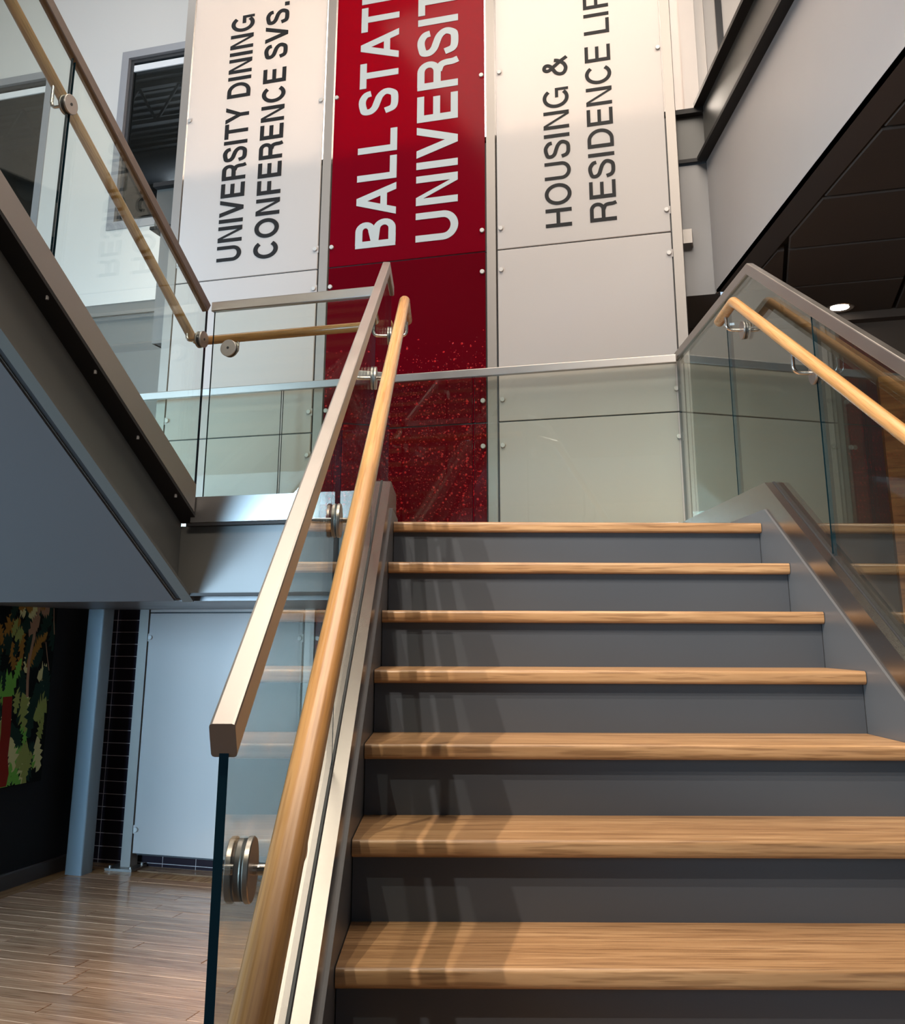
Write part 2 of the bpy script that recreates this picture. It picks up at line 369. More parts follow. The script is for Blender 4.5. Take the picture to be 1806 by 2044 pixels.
# felt wall with its base board, runs toward the hall from the tiled wall
struct('wall_left', MB().box(q(-1.96, -.02, FZ), q(-2.12, 1.9, .28)), M_FELT, 'w', q(-2.0, 1, FZ), 'black felt covered wall beside the steel column', 'wall')
struct('baseboard_left', MB().prism([q(-1.96, .0, FZ), q(-1.944, .0, FZ), q(-1.944, .0, FZ+.070), q(-1.949, .0, FZ+.078), q(-1.96, .0, FZ+.078)], Vector(q(0, 1.9, 0))), M_BASE, 'w', q(-1.95, 1, FZ), 'dark grained base board under the felt wall', 'baseboard')
# tiled wall behind the panels, one object per tile
tw = struct('wall_back', MB().box(q(-1.96, -.105, FZ), q(1.9, -.22, -.02)), M_GROUT, 'w', q(0, -.12, FZ), 'black tiled wall behind the lower panels', 'wall')
TL, TH, JO = .208, .0693, .0034
tm = MB(); a0 = Vector((0, 0, 0))
def tile(u0, u1, z0, z1):
    mb = MB(); c = .0008; bk = -.105; ft = -.1035
    r0 = [q(u0, bk, z0), q(u1, bk, z0), q(u1, bk, z1), q(u0, bk, z1)]; r1 = [q(u0, ft-c, z0), q(u1, ft-c, z0), q(u1, ft-c, z1), q(u0, ft-c, z1)]
    r2 = [q(u0+c, ft, z0+c), q(u1-c, ft, z0+c), q(u1-c, ft, z1-c), q(u0+c, ft, z1-c)]
    mb.loft([r0, r1, r2]); return obj('tile', mb, M_TILE, tw)
for r in range(22):
    z0 = FZ + .001 + (r-1)*TH + .0185; z1 = z0 + TH - JO
    if r == 0: z0 = FZ + .0005; z1 = FZ + .0185 - JO + .001
    if r <= 2: us = [-1.893 + k*TL for k in range(-1, 8)]
    else: us = [-1.893 - TL, -1.893]
    for u in us:
        a = max(u + JO, -1.958); 
        if u + TL - a > .02: tile(a, u + TL, z0, z1)
# upper white wall with two window openings and the grey band below it
WB = -2.0
zt0, zt1 = 2.44, 6.0
wins = [(-5.5, -4.43, 3.15, 4.93), (-3.66, -2.55, 3.15, 4.98)]
mb = MB(); ue = -7.0
for (u0, u1, z0, z1) in wins:
    mb.box(q(ue, WB, zt0), q(u0, WB-.14, zt1)); mb.box(q(u0, WB, zt0), q(u1, WB-.14, z0)); mb.box(q(u0, WB, z1), q(u1, WB-.14, zt1)); ue = u1
mb.box(q(ue, WB, zt0), q(1.66, WB-.14, zt1))
struct('wall_upper', mb, M_WHITE, 'w', q(-2.6, WB, zt0), 'white plaster wall of the upper storey with two windows', 'wall')
mb = MB().box(q(-7, WB-.01, FZ), q(1.4, WB-.14, zt0)).box(q(-7, WB+.03, zt0-.12), q(1.4, WB-.02, zt0-.03))
struct('wall_far', mb, M_GREYW, 'w', q(-2.6, WB, FZ), 'grey band of wall below the white upper wall', 'wall')
for k, (u0, u1, z0, z1) in enumerate(wins):
    t = MB(); fw_ = .075
    def fr_(mb, a0, a1, b0, b1, d0, d1, wd):
        mb.box(q(a0, d0, b0), q(a0+wd, d1, b1)); mb.box(q(a1-wd, d0, b0), q(a1, d1, b1)); mb.box(q(a0+wd, d0, b0), q(a1-wd, d1, b0+wd)); mb.box(q(a0+wd, d0, b1-wd), q(a1-wd, d1, b1)); return mb
    root = struct('window_%d' % (k+1), fr_(MB(), u0, u1, z0, z1, WB+.012, WB-.10, .075), M_ALU, 'w', q((u0+u1)/2, WB, z0), ('grey framed dark window far up the wall behind the rising glass railing', 'grey framed dark window in the white wall beside the lettered panel')[k], 'window')
    obj('sash', fr_(MB(), u0+.075, u1-.075, z0+.075, z1-.075, WB-.03, WB-.08, .035), M_DARKALU, root)
    obj('pane', MB().box(q(u0+.11, WB-.05, z0+.11), q(u1-.11, WB-.056, z1-.11)), M_WGLASS, root)
    obj('head_rail', MB().box(q(u0+.11, WB-.034, z1-.20), q(u1-.11, WB-.049, z1-.135)), mat('pale_blind_rail', (.75, .76, .78), .4), root, label='pale rolled blind rail')
# office behind the windows: dark deck ceiling with ribs, a joist and a duct
mb = MB().box(q(-7, -2.2, 5.6), q(-1.5, -6.2, 5.7))
for k in range(30): mb.box(q(-7, -2.25-k*.13, 5.56), q(-1.5, -2.29-k*.13, 5.6))
struct('ceiling_office', mb, M_DECK, 'w', q(-4, -4, 5.6), 'dark ribbed deck ceiling seen through the upper windows', 'ceiling')
struct('wall_office', MB().box(q(-7, -6.2, zt0), q(-1.4, -6.3, 5.7)).box(q(-1.4, -2.14, zt0), q(-1.5, -6.3, 5.7)).box(q(-7, -2.14, zt0), q(-7.1, -6.3, 5.7)), M_GREYW, 'w', q(-4, -6.2, zt0), 'grey wall at the back of the office', 'wall')
t = thing('roof_joist', 'open web steel joist under the dark office ceiling', 'joist', q(-3.4, -3.4, 5.2), 'w')
for nm, z in (('chord', 5.5), ('chord', 5.05)): obj(nm, MB().box(q(-6.9, -3.37, z), q(-1.6, -3.43, z+.05)), M_DECK, t)
for k in range(10):
    a = -6.8 + k*.52; obj('web', MB().tube([q(a, -3.4, 5.08), q(a+.26, -3.4, 5.52)], .018, 6).tube([q(a+.26, -3.4, 5.52), q(a+.52, -3.4, 5.08)], .018, 6), M_DECK, t)
solo('air_duct', MB().tube([q(-6.9, -4.6, 5.2), q(-1.6, -4.6, 5.2)], .2, 16), mat('galvanised_duct', (.16, .16, .165), .5, .4), 'round duct hung below the dark office ceiling', 'duct', q(-4, -4.6, 5.0), 'w')

# ---- second-floor edge: cross beam behind the panels + long beam on the far side of the stair
ZT, ZM, ZB = 2.50, 2.215, 1.405
GX = 1.656
# crossing (wall frame)
CL, CR = -1.90, 1.690
t = thing('floor_beam', 'grey steel floor edge beam crossing behind the lettered panels', 'beam', q(0, -.15, ZB), 'w')
obj('web', MB().box(q(CL, -.15, ZM), q(CR+.01, -.17, ZT)), M_BEAM, t)
obj('flange', MB().box(q(CL, -.10, ZT), q(CR+.01, -.30, ZT+.030)), M_FLANGE, t); obj('flange', MB().box(q(CL, -.10, ZM-.022), q(CR+.01, -.30, ZM)), M_FLANGE, t)
obj('fascia', MB().box(q(CL+.07, -.125, ZB), q(CR+.012, -.145, ZM-.03)).box(q(CL+.07, -.145, ZB), q(CR+.03, -1.95, ZB+.015)), M_FASC2, t, label='smooth grey fascia and soffit below the beam')
obj('end_plate', MB().box(q(CL+.07, -.145, ZB), q(CL+.085, -1.95, ZM-.03)), M_FASC2, t)
# long beam (stair frame), runs toward the viewer
t = thing('floor_beam', 'long grey steel floor edge beam rising over the far flank of the stair', 'beam', (GX, -1, ZB))
y0, y1 = -6.0, 1.462
obj('web', MB().box((GX-.004, y0, ZM), (GX+.012, y1, ZT+.05)), M_BEAM, t)
obj('flange', MB().box((GX-.055, y0, ZT+.03), (GX+.1, y1+.0, ZT+.055)), M_FLANGE, t); obj('flange', MB().box((GX-.055, y0, ZM-.022), (GX+.1, y1-.01, ZM)), M_FLANGE, t)
obj('fascia', MB().box((GX, y0, ZB), (GX+.015, y1+.005, ZM-.022)), M_FASCIA, t, label='smooth lit grey fascia')
obj('soffit_strip', MB().box((GX, y0, ZB), (GX+.13, y1-.02, ZB+.012)), mat('dark_soffit_strip', (.075, .066, .064), .5), t, label='dark underside strip')
# slab and black tile ceiling under it
struct('floor_upper', MB().prism([q(1.69, -.17, 0), q(1.69, -1.98, 0), q(7, -1.98, 0), q(7, 6, 0), q(3.6, 6, 0)][:0] or [(GX+.02, y0, ZM), (7, y0, ZM), (7, 2.6, ZM), (GX+.02, 1.42, ZM)], (0, 0, .27)), M_GREYW, 's', (4, -1, ZM), 'slab of the upper storey beside the stair', 'floor')
struct('floor_upper_back', MB().box(q(CL+.02, -.30, ZM), q(CR-.02, -1.98, ZT-.01)), M_GREYW, 'w', q(0, -1, ZM), 'slab of the upper storey behind the panels', 'floor')
ce = struct('ceiling', MB().prism([(GX+.13, -5, ZB+.03), (6.5, -5, ZB+.03), (6.5, .67, ZB+.03), (GX+.13, 2.086, ZB+.03)], (0, 0, .02)), M_GAP, 's', (3, -1, ZB), 'dark ceiling grid of the lobby under the upper storey', 'ceiling')
CEB = Vector((3, -1, ZB))
def wtile(pts, mb_fn):
    vs = [OW + UX*p[0] + NX*p[1] for p in pts]; return vs
TS = .605
for i in range(8):
    for j in range(9):
        u0 = 2.05 - .605 + i*TS; w0 = -.70 + j*.58
        pts = [(u0+.010, w0+.010), (u0+TS-.010, w0+.010), (u0+TS-.010, w0+.57), (u0+.010, w0+.57)]
        vs = [OW + UX*p[0] + NX*p[1] for p in pts]; out = []; lim = GX + .140       # cut along the long beam
        for k in range(4):
            p, r = vs[k], vs[(k+1) % 4]; xp, xr = p.x - lim, r.x - lim
            if xp >= 0: out.append(p)
            if (xp >= 0) != (xr >= 0): out.append(p + (r-p)*(xp/(xp-xr)))
        if len(out) < 3 or max(p.x for p in out) - lim < .05: continue
        cen = sum(out, Vector())/len(out); z0, z1 = ZB-.004, ZB+.03
        ins = [p + (cen-p).normalized()*.008 for p in out]
        obj('ceiling_tile', MB().loft([[(p.x, p.y, z1) for p in out], [(p.x, p.y, z0+.006) for p in out], [(p.x, p.y, z0) for p in ins]]), M_CTILE, ce)
t = thing('recessed_downlight', 'small lit recessed downlight in the black ceiling', 'light', (2.418, 1.688, ZB-.006))
mb = MB(); c0 = Vector((2.418, 1.688, ZB-.006))
def ringz(r, z): return [c0 + Vector((math.cos(2*math.pi*i/24)*r, math.sin(2*math.pi*i/24)*r, z)) for i in range(24)]
mb.loft([ringz(.055, .0), ringz(.075, -.004), ringz(.08, .0), ringz(.08, .002)], 0, True); obj('trim_ring', mb, M_CHROME, t)
obj('lens', MB().loft([ringz(.054, .003), ringz(.05, -.002), ringz(.02, -.004)], 0, True), M_LAMP, t)
# dark lobby walls under the slab
struct('wall_right', MB().box(q(2.53, -.62, FZ), q(6.1, -.72, 1.0)), M_VENEER, 'w', q(4, -.7, FZ), 'warm wood veneered lobby wall beyond the stair', 'wall')
struct('wall_lobby', MB().box(q(1.3, -.74, FZ), q(6.2, -.84, ZB-.002)).box(q(1.78, -.66, ZB-.05), q(6.2, -.74, ZB+.06)).box(q(6.2, -.9, FZ), q(6.3, 5, ZB+.03)), M_CTILE, 'w', q(3, -.8, FZ), 'black wall of the lobby under the upper storey', 'wall')
# pale pilasters and a window upstairs beside the panels
mb = MB().box(q(1.38, -1.0, ZT), q(1.72, -1.3, 6)).box(q(1.56, -.95, ZT), q(1.66, -1.02, 6))
struct('wall_pier', mb, M_CREAM, 'w', q(1.55, -1, ZT), 'cream pier of the upper storey beside the housing panel', 'wall')
struct('wall_upper_right', MB().box(q(1.72, -1.22, ZT), q(1.80, -1.35, 6)).box(q(1.845, -1.22, ZT), q(6, -1.35, 6)), M_CREAM, 'w', q(2.2, -1.3, ZT), 'cream upper wall beside the dark window mullion', 'wall')
struct('window_3', MB().box(q(1.80, -1.20, ZT), q(1.845, -1.34, 6)), M_DARKALU, 'w', q(1.82, -1.3, ZT), 'dark slim window mullion in the cream upper wall', 'window')
struct('trim_1', MB().box(q(-1.750, -.17, ZT+.03), q(-1.680, -.30, 6)), M_CREAM, 'w', q(-1.7, -.2, ZT), 'white wall end beside the first panel post', 'trim')

struct('floor_upper_front', MB().box(q(-9, 5.45, 1.42), q(7, 9.3, ZT)), M_GREYW, 'w', q(0, 7, 1.42), 'upper storey slab over the hall front that the upper flight climbs to', 'floor')
# ---- hall behind the camera: glazed front, side walls, high ceiling (seen only in reflections)
mb = MB().box(q(-9, 9.3, 2.05), q(6, 9.45, 6.0)).box(q(-9, 9.3, FZ), q(6, 9.45, -1.5))
for ub in BAYS[:4] + DOORS: mb.box(q(ub+.55, 9.2, -1.5), q(ub+.8, 9.4, 2.05))
mb.box(q(-3.4, 9.3, .98), q(.6, 9.45, 2.05)).box(q(.6, 9.3, FZ), q(6, 9.45, 2.05)).box(q(-9, 9.3, FZ), q(-8.8, 9.45, 2.05))
struct('wall_front', mb, M_WHITE, 'w', q(-2, 9.4, FZ), 'glazed hall front opposite the stair', 'wall')
struct('ceiling_upper', MB().box(q(-9, 9.5, 6.0), q(7, -2.2, 6.1)), mat('pale_ceiling', (.55, .55, .54), .7), 'w', q(0, 3, 6), 'pale high ceiling above the stair hall', 'ceiling')
struct('wall_side', MB().box(q(-9.0, 9.4, FZ), q(-9.15, -2.1, 6)), M_WHITE, 'w', q(-9, 4, FZ), 'white side wall of the hall', 'wall')
struct('wall_side_right', MB().box((7, -11, FZ), (7.15, 2, 6)), M_WHITE, 's', (7, -5, FZ), 'white side wall of the upper storey', 'wall')

# ================================================================== lower flight and landing
NST = 10
OV = .031
st = thing('staircase', 'wide lower flight of oak treads and slate grey risers between glass railings', 'staircase', (TW/2, -NST*RUN/2, FZ))
def tread_mb(y, z, depth, x0=.0015, x1=TW-.0015, th=.036):
    r = .009; pts = []
    for (cy, cz, a0) in ((y+r, z-r, 90), (y+r*1.3, z-th+r*1.3, 180)):
        rr = r if a0 == 90 else r*1.3
        for i in range(5):
            a = math.radians(a0 + 90*i/4); pts.append((x0, cy + rr*math.cos(a), cz + rr*math.sin(a)))
    pts += [(x0, y+depth, z-th), (x0, y+depth, z)]
    return MB().prism(pts, (x1-x0, 0, 0), 0, None, True)
for i in range(NST):
    y, z = -i*RUN, -i*RISE
    obj('tread', tread_mb(y, z, RUN + OV if i else .30), M_TREAD, st)
    obj('riser', MB().box((.0015, y+OV, z-RISE if i < NST-1 else FZ), (TW-.0015, y+OV+.012, z-.036)), M_RISER, st)
def slope_plate(x0, x1, top, bot, ylev, yend):
    """plate following the flight: vertical offsets from the nosing line, level part from y=-.043 to ylev"""
    yb = -2.70; ln = lambda y: SL*y
    pts = [(x0, ylev, .045), (x0, -.04, .045), (x0, yb, ln(yb)+top), (x0, yb, FZ), (x0, yb+.25, FZ), (x0, -.05, ln(-.05)+bot), (x0, ylev, -.27)]
    return MB().prism(pts, (x1-x0, 0, 0))
obj('stringer', slope_plate(-.0135, -.0005, .056+.013, -.30, .33, 0), M_PAINT, st)
obj('stringer', slope_plate(TW+.0005, TW+.0135, .056+.013, -.30, 1.20, 0), M_PAINT, st)
obj('soffit_sheet', MB().prism([(.0, .0, -.30), (.0, -2.45, FZ+.01), (.0, -2.40, FZ+.01), (.0, .0, -.275)], (TW, 0, 0)), M_SOFFIT, st)
# landing
la = thing('stair_landing', 'grey steel landing between the two flights with a channel beam edge', 'landing', q(0, .8, -.27), 'w')
def s2w(x, y, z):
    d = Vector((x, y, 0)) - OW; return (d.dot(UX), d.dot(-NX), z)
poly = [s2w(0, .045, 0), s2w(TW, .045, 0), s2w(TW, 1.33, 0), q(-1.86, .06, 0), q(-1.86, 1.43, 0), q(.36, 1.43, 0), s2w(0, .30, 0)]
poly = [s2w(.002, .27, 0), s2w(TW-.002, .27, 0), s2w(TW-.002, 1.33, 0), q(1.25, .10, 0), q(-1.86, .10, 0), q(-1.86, 1.43, 0), q(.37, 1.43, 0)]
obj('floor_board', MB().prism([(p[0], p[1], -.03) for p in poly], (0, 0, .03)), M_TREAD, la)
obj('soffit_sheet', MB().prism([(p[0], p[1], -.27) for p in poly], (0, 0, .02)), M_SOFFIT, la)
obj('edge_plate', MB().box(q(-1.86, .085, -.27), q(1.40, .10, .045)), M_PAINT, la)
bm_ = thing
ch = MB().box(q(-.56, 1.445, -.241), q(.385, 1.457, .041)); obj('beam_web', ch, M_BEAM, la)
obj('beam_flange', MB().box(q(-.50, 1.445, .037), q(.40, 1.497, .049)), M_FLANGE, la); obj('beam_flange', MB().box(q(-.50, 1.445, -.252), q(.40, 1.497, -.240)), M_FLANGE, la)

# ================================================================== railings
CAPW, CAPH = .030, .044
XG = .048
def ln(y): return SL*y
def pane_x(x, y0, y1, zb, zt, dv=.0055):
    """upright glass sheet in a plane x = const, y0..y1, zb/zt functions of y with a possible knee"""
    ys = [y0] + ([YK] if y0 < YK < y1 else []) + [y1]
    pts = [(x-dv, y, zb(y)) for y in ys] + [(x-dv, y, zt(y)) for y in ys[::-1]]
    return MB().prism(pts, (2*dv, 0, 0), 0, 1)
YK = .055
def cap_top(y): return ln(y) + 1.0045 if y < YK else 1.0425
def shoe_top(y): return ln(y) + .170 if y < -.045 else .143
def bracket(parent, disc_c, axis, arm_pts, dv=.0055):
    """glass clamp: two steel discs with gaskets on both sides of the sheet and a bent arm to the handrail"""
    ax = Vector(axis).normalized(); c = Vector(disc_c)
    root = obj('bracket', MB().tube(fil([c + ax*(dv+.004)] + list(arm_pts), .022, 6), .0065, 10), M_CHROME, parent)
    obj('clamp_disc', MB().disc(c + ax*(dv+.0053), ax, .038, .008, 28, 0, .0012), M_STEEL, root); obj('clamp_disc', MB().disc(c - ax*(dv+.0053), ax, .038, .008, 28, 0, .0012), M_STEEL, root)
    obj('gasket_or_gap_shade', MB().disc(c, ax, .0355, 2*dv+.0026, 24), M_BLACK, root)
    obj('cap_screw', MB().disc(c - ax*(dv+.0098), ax, .006, .002, 10), M_BLACK, root)
    return root
def shoe_profile(mb_path, sidev, h):
    """U shaped steel shoe: two walls with a slot, along a path"""
    k = .0395; s_ = .0095
    a = MB().sweep([(-k, -h), (-s_, -h), (-s_, 0), (-k, 0)], mb_path, sidev); b = MB().sweep([(s_, -h), (k, -h), (k, 0), (s_, 0)], mb_path, sidev)
    return a, b
def side_rail(name, label, x, inward, ylast, ylev, joints, bracket_ys):
    """railing of the lower flight in plane x; inward = +1/-1 toward the treads"""
    t = thing(name, label, 'railing', (x, -1.2, ln(-1.2)))
    path = [(x, ylast, cap_top(ylast)), (x, YK, 1.0425), (x, ylev, 1.0425)]
    obj('cap_rail', MB().sweep(rrect(CAPW, CAPH, .004, 2), path, (1, 0, 0), 0, False), M_STEEL, t)
    js = [ylast] + joints + [ylev]
    for a, b2 in zip(js[:-1], js[1:]):
        obj('glass_pane', pane_x(x, a + (.006 if a != ylast else .020), b2 - .006, lambda y: shoe_top(y)-.03, lambda y: cap_top(y)-.03), [M_GLASS, M_GEDGE], t)
    h = .115
    yb = -2.72
    sp = [(x, yb, ln(yb)+.17), (x, -.045, .1432), (x, ylev, .1432)]
    for k, mb in enumerate(shoe_profile(sp, (1, 0, 0), .098)): obj('base_shoe', mb, M_SHOE, t)
    obj('gasket_or_gap_shade', MB().sweep([(-.0094, -.09), (.0093, -.09), (.0093, .002), (.0075, .004), (-.0075, .004), (-.0093, .002)], sp, (1, 0, 0)), M_BLACK, t)
    return t
XL, XR = -XG, TW + XG
lower_in = side_rail('glass_railing', 'glass railing with wooden handrail on the open side of the lower flight', XL, 1, -2.535, .345, [-1.438, -.512], [])
lower_out = side_rail('glass_railing', 'glass railing with wooden handrail on the lobby side of the lower flight', XR, -1, -2.535, 1.385, [-1.50, -.562, .416], [])
HO = .845
def hr_z(y): return ln(y) + HO
# handrail on the open side: sloping, short level return, then across to the upper flight
HXL = .0265
hl = fil([(HXL, -2.75, hr_z(-2.75)), (HXL, .062, .882), (HXL, .30, .874), ], .045, 8)
obj('handrail', MB().tube(hl, .021, 22, 0, True), M_RAILW, lower_in)
def side_bracket(parent, x, inward, y, zd, zh):
    hx = x + inward*.0745
    bracket(parent, (x, y, zd), (inward, 0, 0), [(hx, y, zd), (hx, y, zh-.012)])
for y in (-2.374, -1.438-.05, -.525): side_bracket(lower_in, XL, 1, y, ln(y)+.725, hr_z(y))
side_bracket(lower_in, XL, 1, .262, .795, .874)
HXR = TW - HXL
hr = fil([(HXR, -2.75, hr_z(-2.75)), (HXR, .062, .882), (HXR, .285, .868)], .045, 8)
obj('handrail', MB().tube(hr, .021, 22, 0, True), M_RAILW, lower_out)
for y in (-1.50, -.548): side_bracket(lower_out, XR, -1, y, ln(y)+.755, hr_z(y))
side_bracket(lower_out, XR, -1, .182, .80, .870)

# landing inner railing (between the flights), wall frame plane w = 1.46
WI = 1.455
ti = thing('glass_railing', 'short level glass railing between the two flights above the channel beam', 'railing', q(0, WI, .05), 'w')
U0, U1 = -.462, .372
obj('cap_rail', MB().sweep(rrect(CAPW, CAPH, .004, 2), [q(U0, WI, 1.0425), q(U1, WI, 1.0425)], (0, 1, 0), 0, False), M_STEEL, ti)
def pane_w(w, u0, u1, z0, z1, dv=.0055): return MB().prism([q(u0, w+dv, z0), q(u1, w+dv, z0), q(u1, w+dv, z1), q(u0, w+dv, z1)], q(0, -2*dv, 0), 0, 1)
obj('glass_pane', pane_w(WI, U0+.01, U1-.004, .12, 1.015), [M_GLASS, M_GEDGE], ti)
for a in (1, -1): obj('base_shoe', MB().box(q(U0-.02, WI+a*.0095, .052), q(U1+.0, WI+a*.0395, .160)), M_STEEL, ti)
obj('gasket_or_gap_shade', MB().box(q(U0-.02, WI-.009, .06), q(U1, WI+.009, .152)), M_BLACK, ti)
ZI = .893
obj('handrail', MB().tube([q(-.545, WI-.0745, ZI), q(.36, WI-.0745, ZI)], .021, 22, 0, True), M_RAILU, ti)
bracket(ti, q(-.368, WI, .821), q(0, -1, 0), [q(-.368, WI-.0745, .821), q(-.368, WI-.0745, ZI-.012)])

# landing outer railing along the panels, w = .10
WO = .10
to = thing('glass_railing', 'long level glass railing of the landing in front of the panels', 'railing', q(0, WO, .05), 'w')
V0, V1 = -1.84, 1.478
obj('cap_rail', MB().sweep(rrect(CAPW, CAPH, .004, 2), [q(V0, WO, 1.015), q(V1, WO, 1.015)], (0, 1, 0), 0, False), M_STEEL, to)
js = [V0, -.772, .382, V1]
for a, b2 in zip(js[:-1], js[1:]): obj('glass_pane', pane_w(WO, a+.006, b2-.006, .11, .985), [M_GLASS, M_GEDGE], to)
for a in (1, -1): obj('base_shoe', MB().box(q(V0, WO+a*.0095, .046), q(V1-.03, WO+a*.0395, .143)), M_STEEL, to)
obj('gasket_or_gap_shade', MB().box(q(V0, WO-.009, .05), q(V1-.03, WO+.009, .136)), M_BLACK, to)

# ---- upper flight (wall frame): rises toward the hall along w, between u = -1.86 and -.46
S2 = .633
UF = -.50
WE = 5.2
t2 = thing('staircase', 'upper flight of grey channel stringers and smooth grey soffit climbing above the hall', 'staircase', q(-1.16, 3.2, 1.0), 'w')
def zb(w): return -.241 + S2*(w - 1.514)      # underside of the channel
def ztp(w): return .055 + S2*(w - 1.442)
def strip(u0, u1, z_lo, z_hi, w0=1.46, w1=WE):
    return MB().prism([q(u0, w0, z_lo(w0)), q(u0, w1, z_lo(w1)), q(u0, w1, z_hi(w1)), q(u0, w0, z_hi(w0))], (u1-u0, 0, 0))
for sgn, ub in ((1, UF), (-1, -1.82)):
    o_ = .040*sgn; i_ = -.045*sgn
    obj('stringer_web', strip(ub+i_, ub+i_-.010*sgn, lambda w: zb(w)+.012, lambda w: ztp(w)-.012), M_BEAM, t2)
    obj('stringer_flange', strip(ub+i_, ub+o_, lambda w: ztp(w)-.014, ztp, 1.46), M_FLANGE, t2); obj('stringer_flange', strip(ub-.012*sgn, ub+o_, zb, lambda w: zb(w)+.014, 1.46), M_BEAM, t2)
obj('soffit_sheet', strip(-1.78, UF-.052, lambda w: zb(w)+.004, lambda w: zb(w)+.02, 1.46), M_SOFFIT, t2)
obj('soffit_edge', strip(UF-.060, UF-.010, lambda w: zb(w)+.016, lambda w: zb(w)+.028, 1.46), M_GAP, t2)
n2 = 15
for i in range(1, 14):
    w0 = 1.50 + (i-1)*.2624; z = i*.1661
    obj('tread', MB().box(q(-1.785, w0-.025, z-.036), q(UF-.060, w0+.262, z)), M_TREAD, t2); obj('riser', MB().box(q(-1.785, w0+.012, z-.130), q(UF-.060, w0+.0, z-.036)), M_RISER, t2)
tr = thing('glass_railing', 'rising glass railing with wooden handrail beside the upper flight', 'railing', q(UF, 3.2, 1.4), 'w')
def c2(w): return 1.043 + S2*(w - 1.44)
def s2(w): return .200 + S2*(w - 1.485)
obj('cap_rail', MB().sweep(rrect(CAPW, CAPH, .004, 2), [q(UF, 1.437, c2(1.437)), q(UF, WE, c2(WE))], (1, 0, 0), 0, False), mat('bronzed_stainless', (.20, .165, .145), .32, .9), tr)
js = [1.437, 2.497, 3.56, 4.62]
for a, b2 in zip(js[:-1], js[1:]):
    a_, b_ = a+.007, b2-.007; pts = [q(UF-.0055, a_, s2(a_)-.03), q(UF-.0055, b_, s2(b_)-.03), q(UF-.0055, b_, c2(b_)-.03), q(UF-.0055, a_, c2(a_)-.03)]
    obj('glass_pane', MB().prism(pts, (.011, 0, 0), 0, 1), [M_GLASS, M_GEDGE], tr)
for sgn in (1, -1):
    o = obj('base_shoe', strip(UF+sgn*.0095, UF+sgn*.0395, lambda w: ztp(w)+.003, s2, 1.502), M_STEEL, tr)
obj('gasket_or_gap_shade', strip(UF-.009, UF+.009, lambda w: ztp(w)+.006, lambda w: s2(w)-.008, 1.506), M_BLACK, tr)
def h2(w): return .929 + .642*(w - 1.471)
obj('handrail', MB().tube(fil([q(UF-.075, 1.392, ZI+.002), q(UF-.075, 1.44, ZI+.008), q(UF-.075, 4.9, h2(4.9))], .02, 4), .021, 22, 0, True), M_RAIL2, tr)
for wv, zd in ((1.475, .868), (2.500, 1.474), (3.56, 2.154)):
    bracket(tr, q(UF, wv, zd), (-1, 0, 0), [q(UF-.0745, wv, zd), q(UF-.0745, wv, h2(wv)-.012)])
for k in range(6):                               # bolts of the shoe through the channel
    wv = 1.62 + k*.30
    obj('bolt', MB().disc(q(UF+.018, wv, ztp(wv)-.018), (0, 0, 1), .006, .014, 8), M_POST, tr)

# ================================================================== posts, panels, lettering
PT = 4.7
posts = [(-1.676, -1.616, 'first satin steel panel post beside the white upper wall'), (-.620, -.564, 'satin steel post between the dining panel and the red panel'),
         (.4365, .490, 'satin steel post between the red panel and the housing panel'), (1.489, 1.542, 'satin steel panel post next to the grey floor beam')]
for k, (a, b2, lab) in enumerate(posts):
    t = thing('steel_post', lab, 'post', q((a+b2)/2, -.03, FZ), 'w', 'posts that carry the panels')
    obj('tube', MB().box(q(a, -.075, FZ+.012), q(b2, -.003, PT)), M_POST, t)
    fp = obj('foot_plate', MB().box(q(a-.06, -.095, FZ), q(b2+.05, .055, FZ+.012)), M_STEEL, t)
    for (du, dw) in ((-.04, .035), (-.04, -.075), (.03, .035), (.03, -.075)):
        obj('bolt', MB().disc(q((a if du < 0 else b2)+du, dw, FZ+.018), (0, 0, 1), .009, .012, 8), M_STEEL, fp)
t = thing('wall_bracket', 'small steel plate tying the last panel post to the grey beam', 'bracket', q(1.56, -.06, 1.73), 'w')
obj('plate', MB().box(q(1.543, -.055, 1.690), q(1.592, -.065, 1.772)), M_POST, t); obj('angle_leg', MB().box(q(1.582, -.065, 1.690), q(1.592, -.124, 1.772)), M_POST, t)

ROWS = [(-1.576, -.290, (-1.455, -.425)), (-.282, .729, (-.155, .600)), (.737, 1.741, (.857, 1.620)), (1.750, 4.55, (1.875, 2.888, 3.90))]
COLS = [('dining', -1.604, -.632, M_WPANEL), ('university', -.552, .4265, M_RED), ('housing', .502, 1.481, M_WPANEL)]
SC = {0: (-1.590, -.645), 1: (-.536, .411), 2: (.523, 1.467)}
LAB = [['lowest frosted white panel under the landing beside the steel column', 'frosted white panel behind the landing glass under the upper flight', 'frosted white panel just below the dining lettering', 'tall frosted white panel lettered UNIVERSITY DINING'],
       ['lowest red resin panel hidden behind the lower flight', 'glittering bubbled red panel at landing level', 'glossy plain red panel just below the white lettering', 'tall red panel with large silver letters'],
       ['lowest frosted white panel hidden behind the risers', 'frosted white panel at landing level beside the red one', 'frosted white panel just below the housing lettering', 'tall frosted white panel lettered HOUSING and RESIDENCE']]
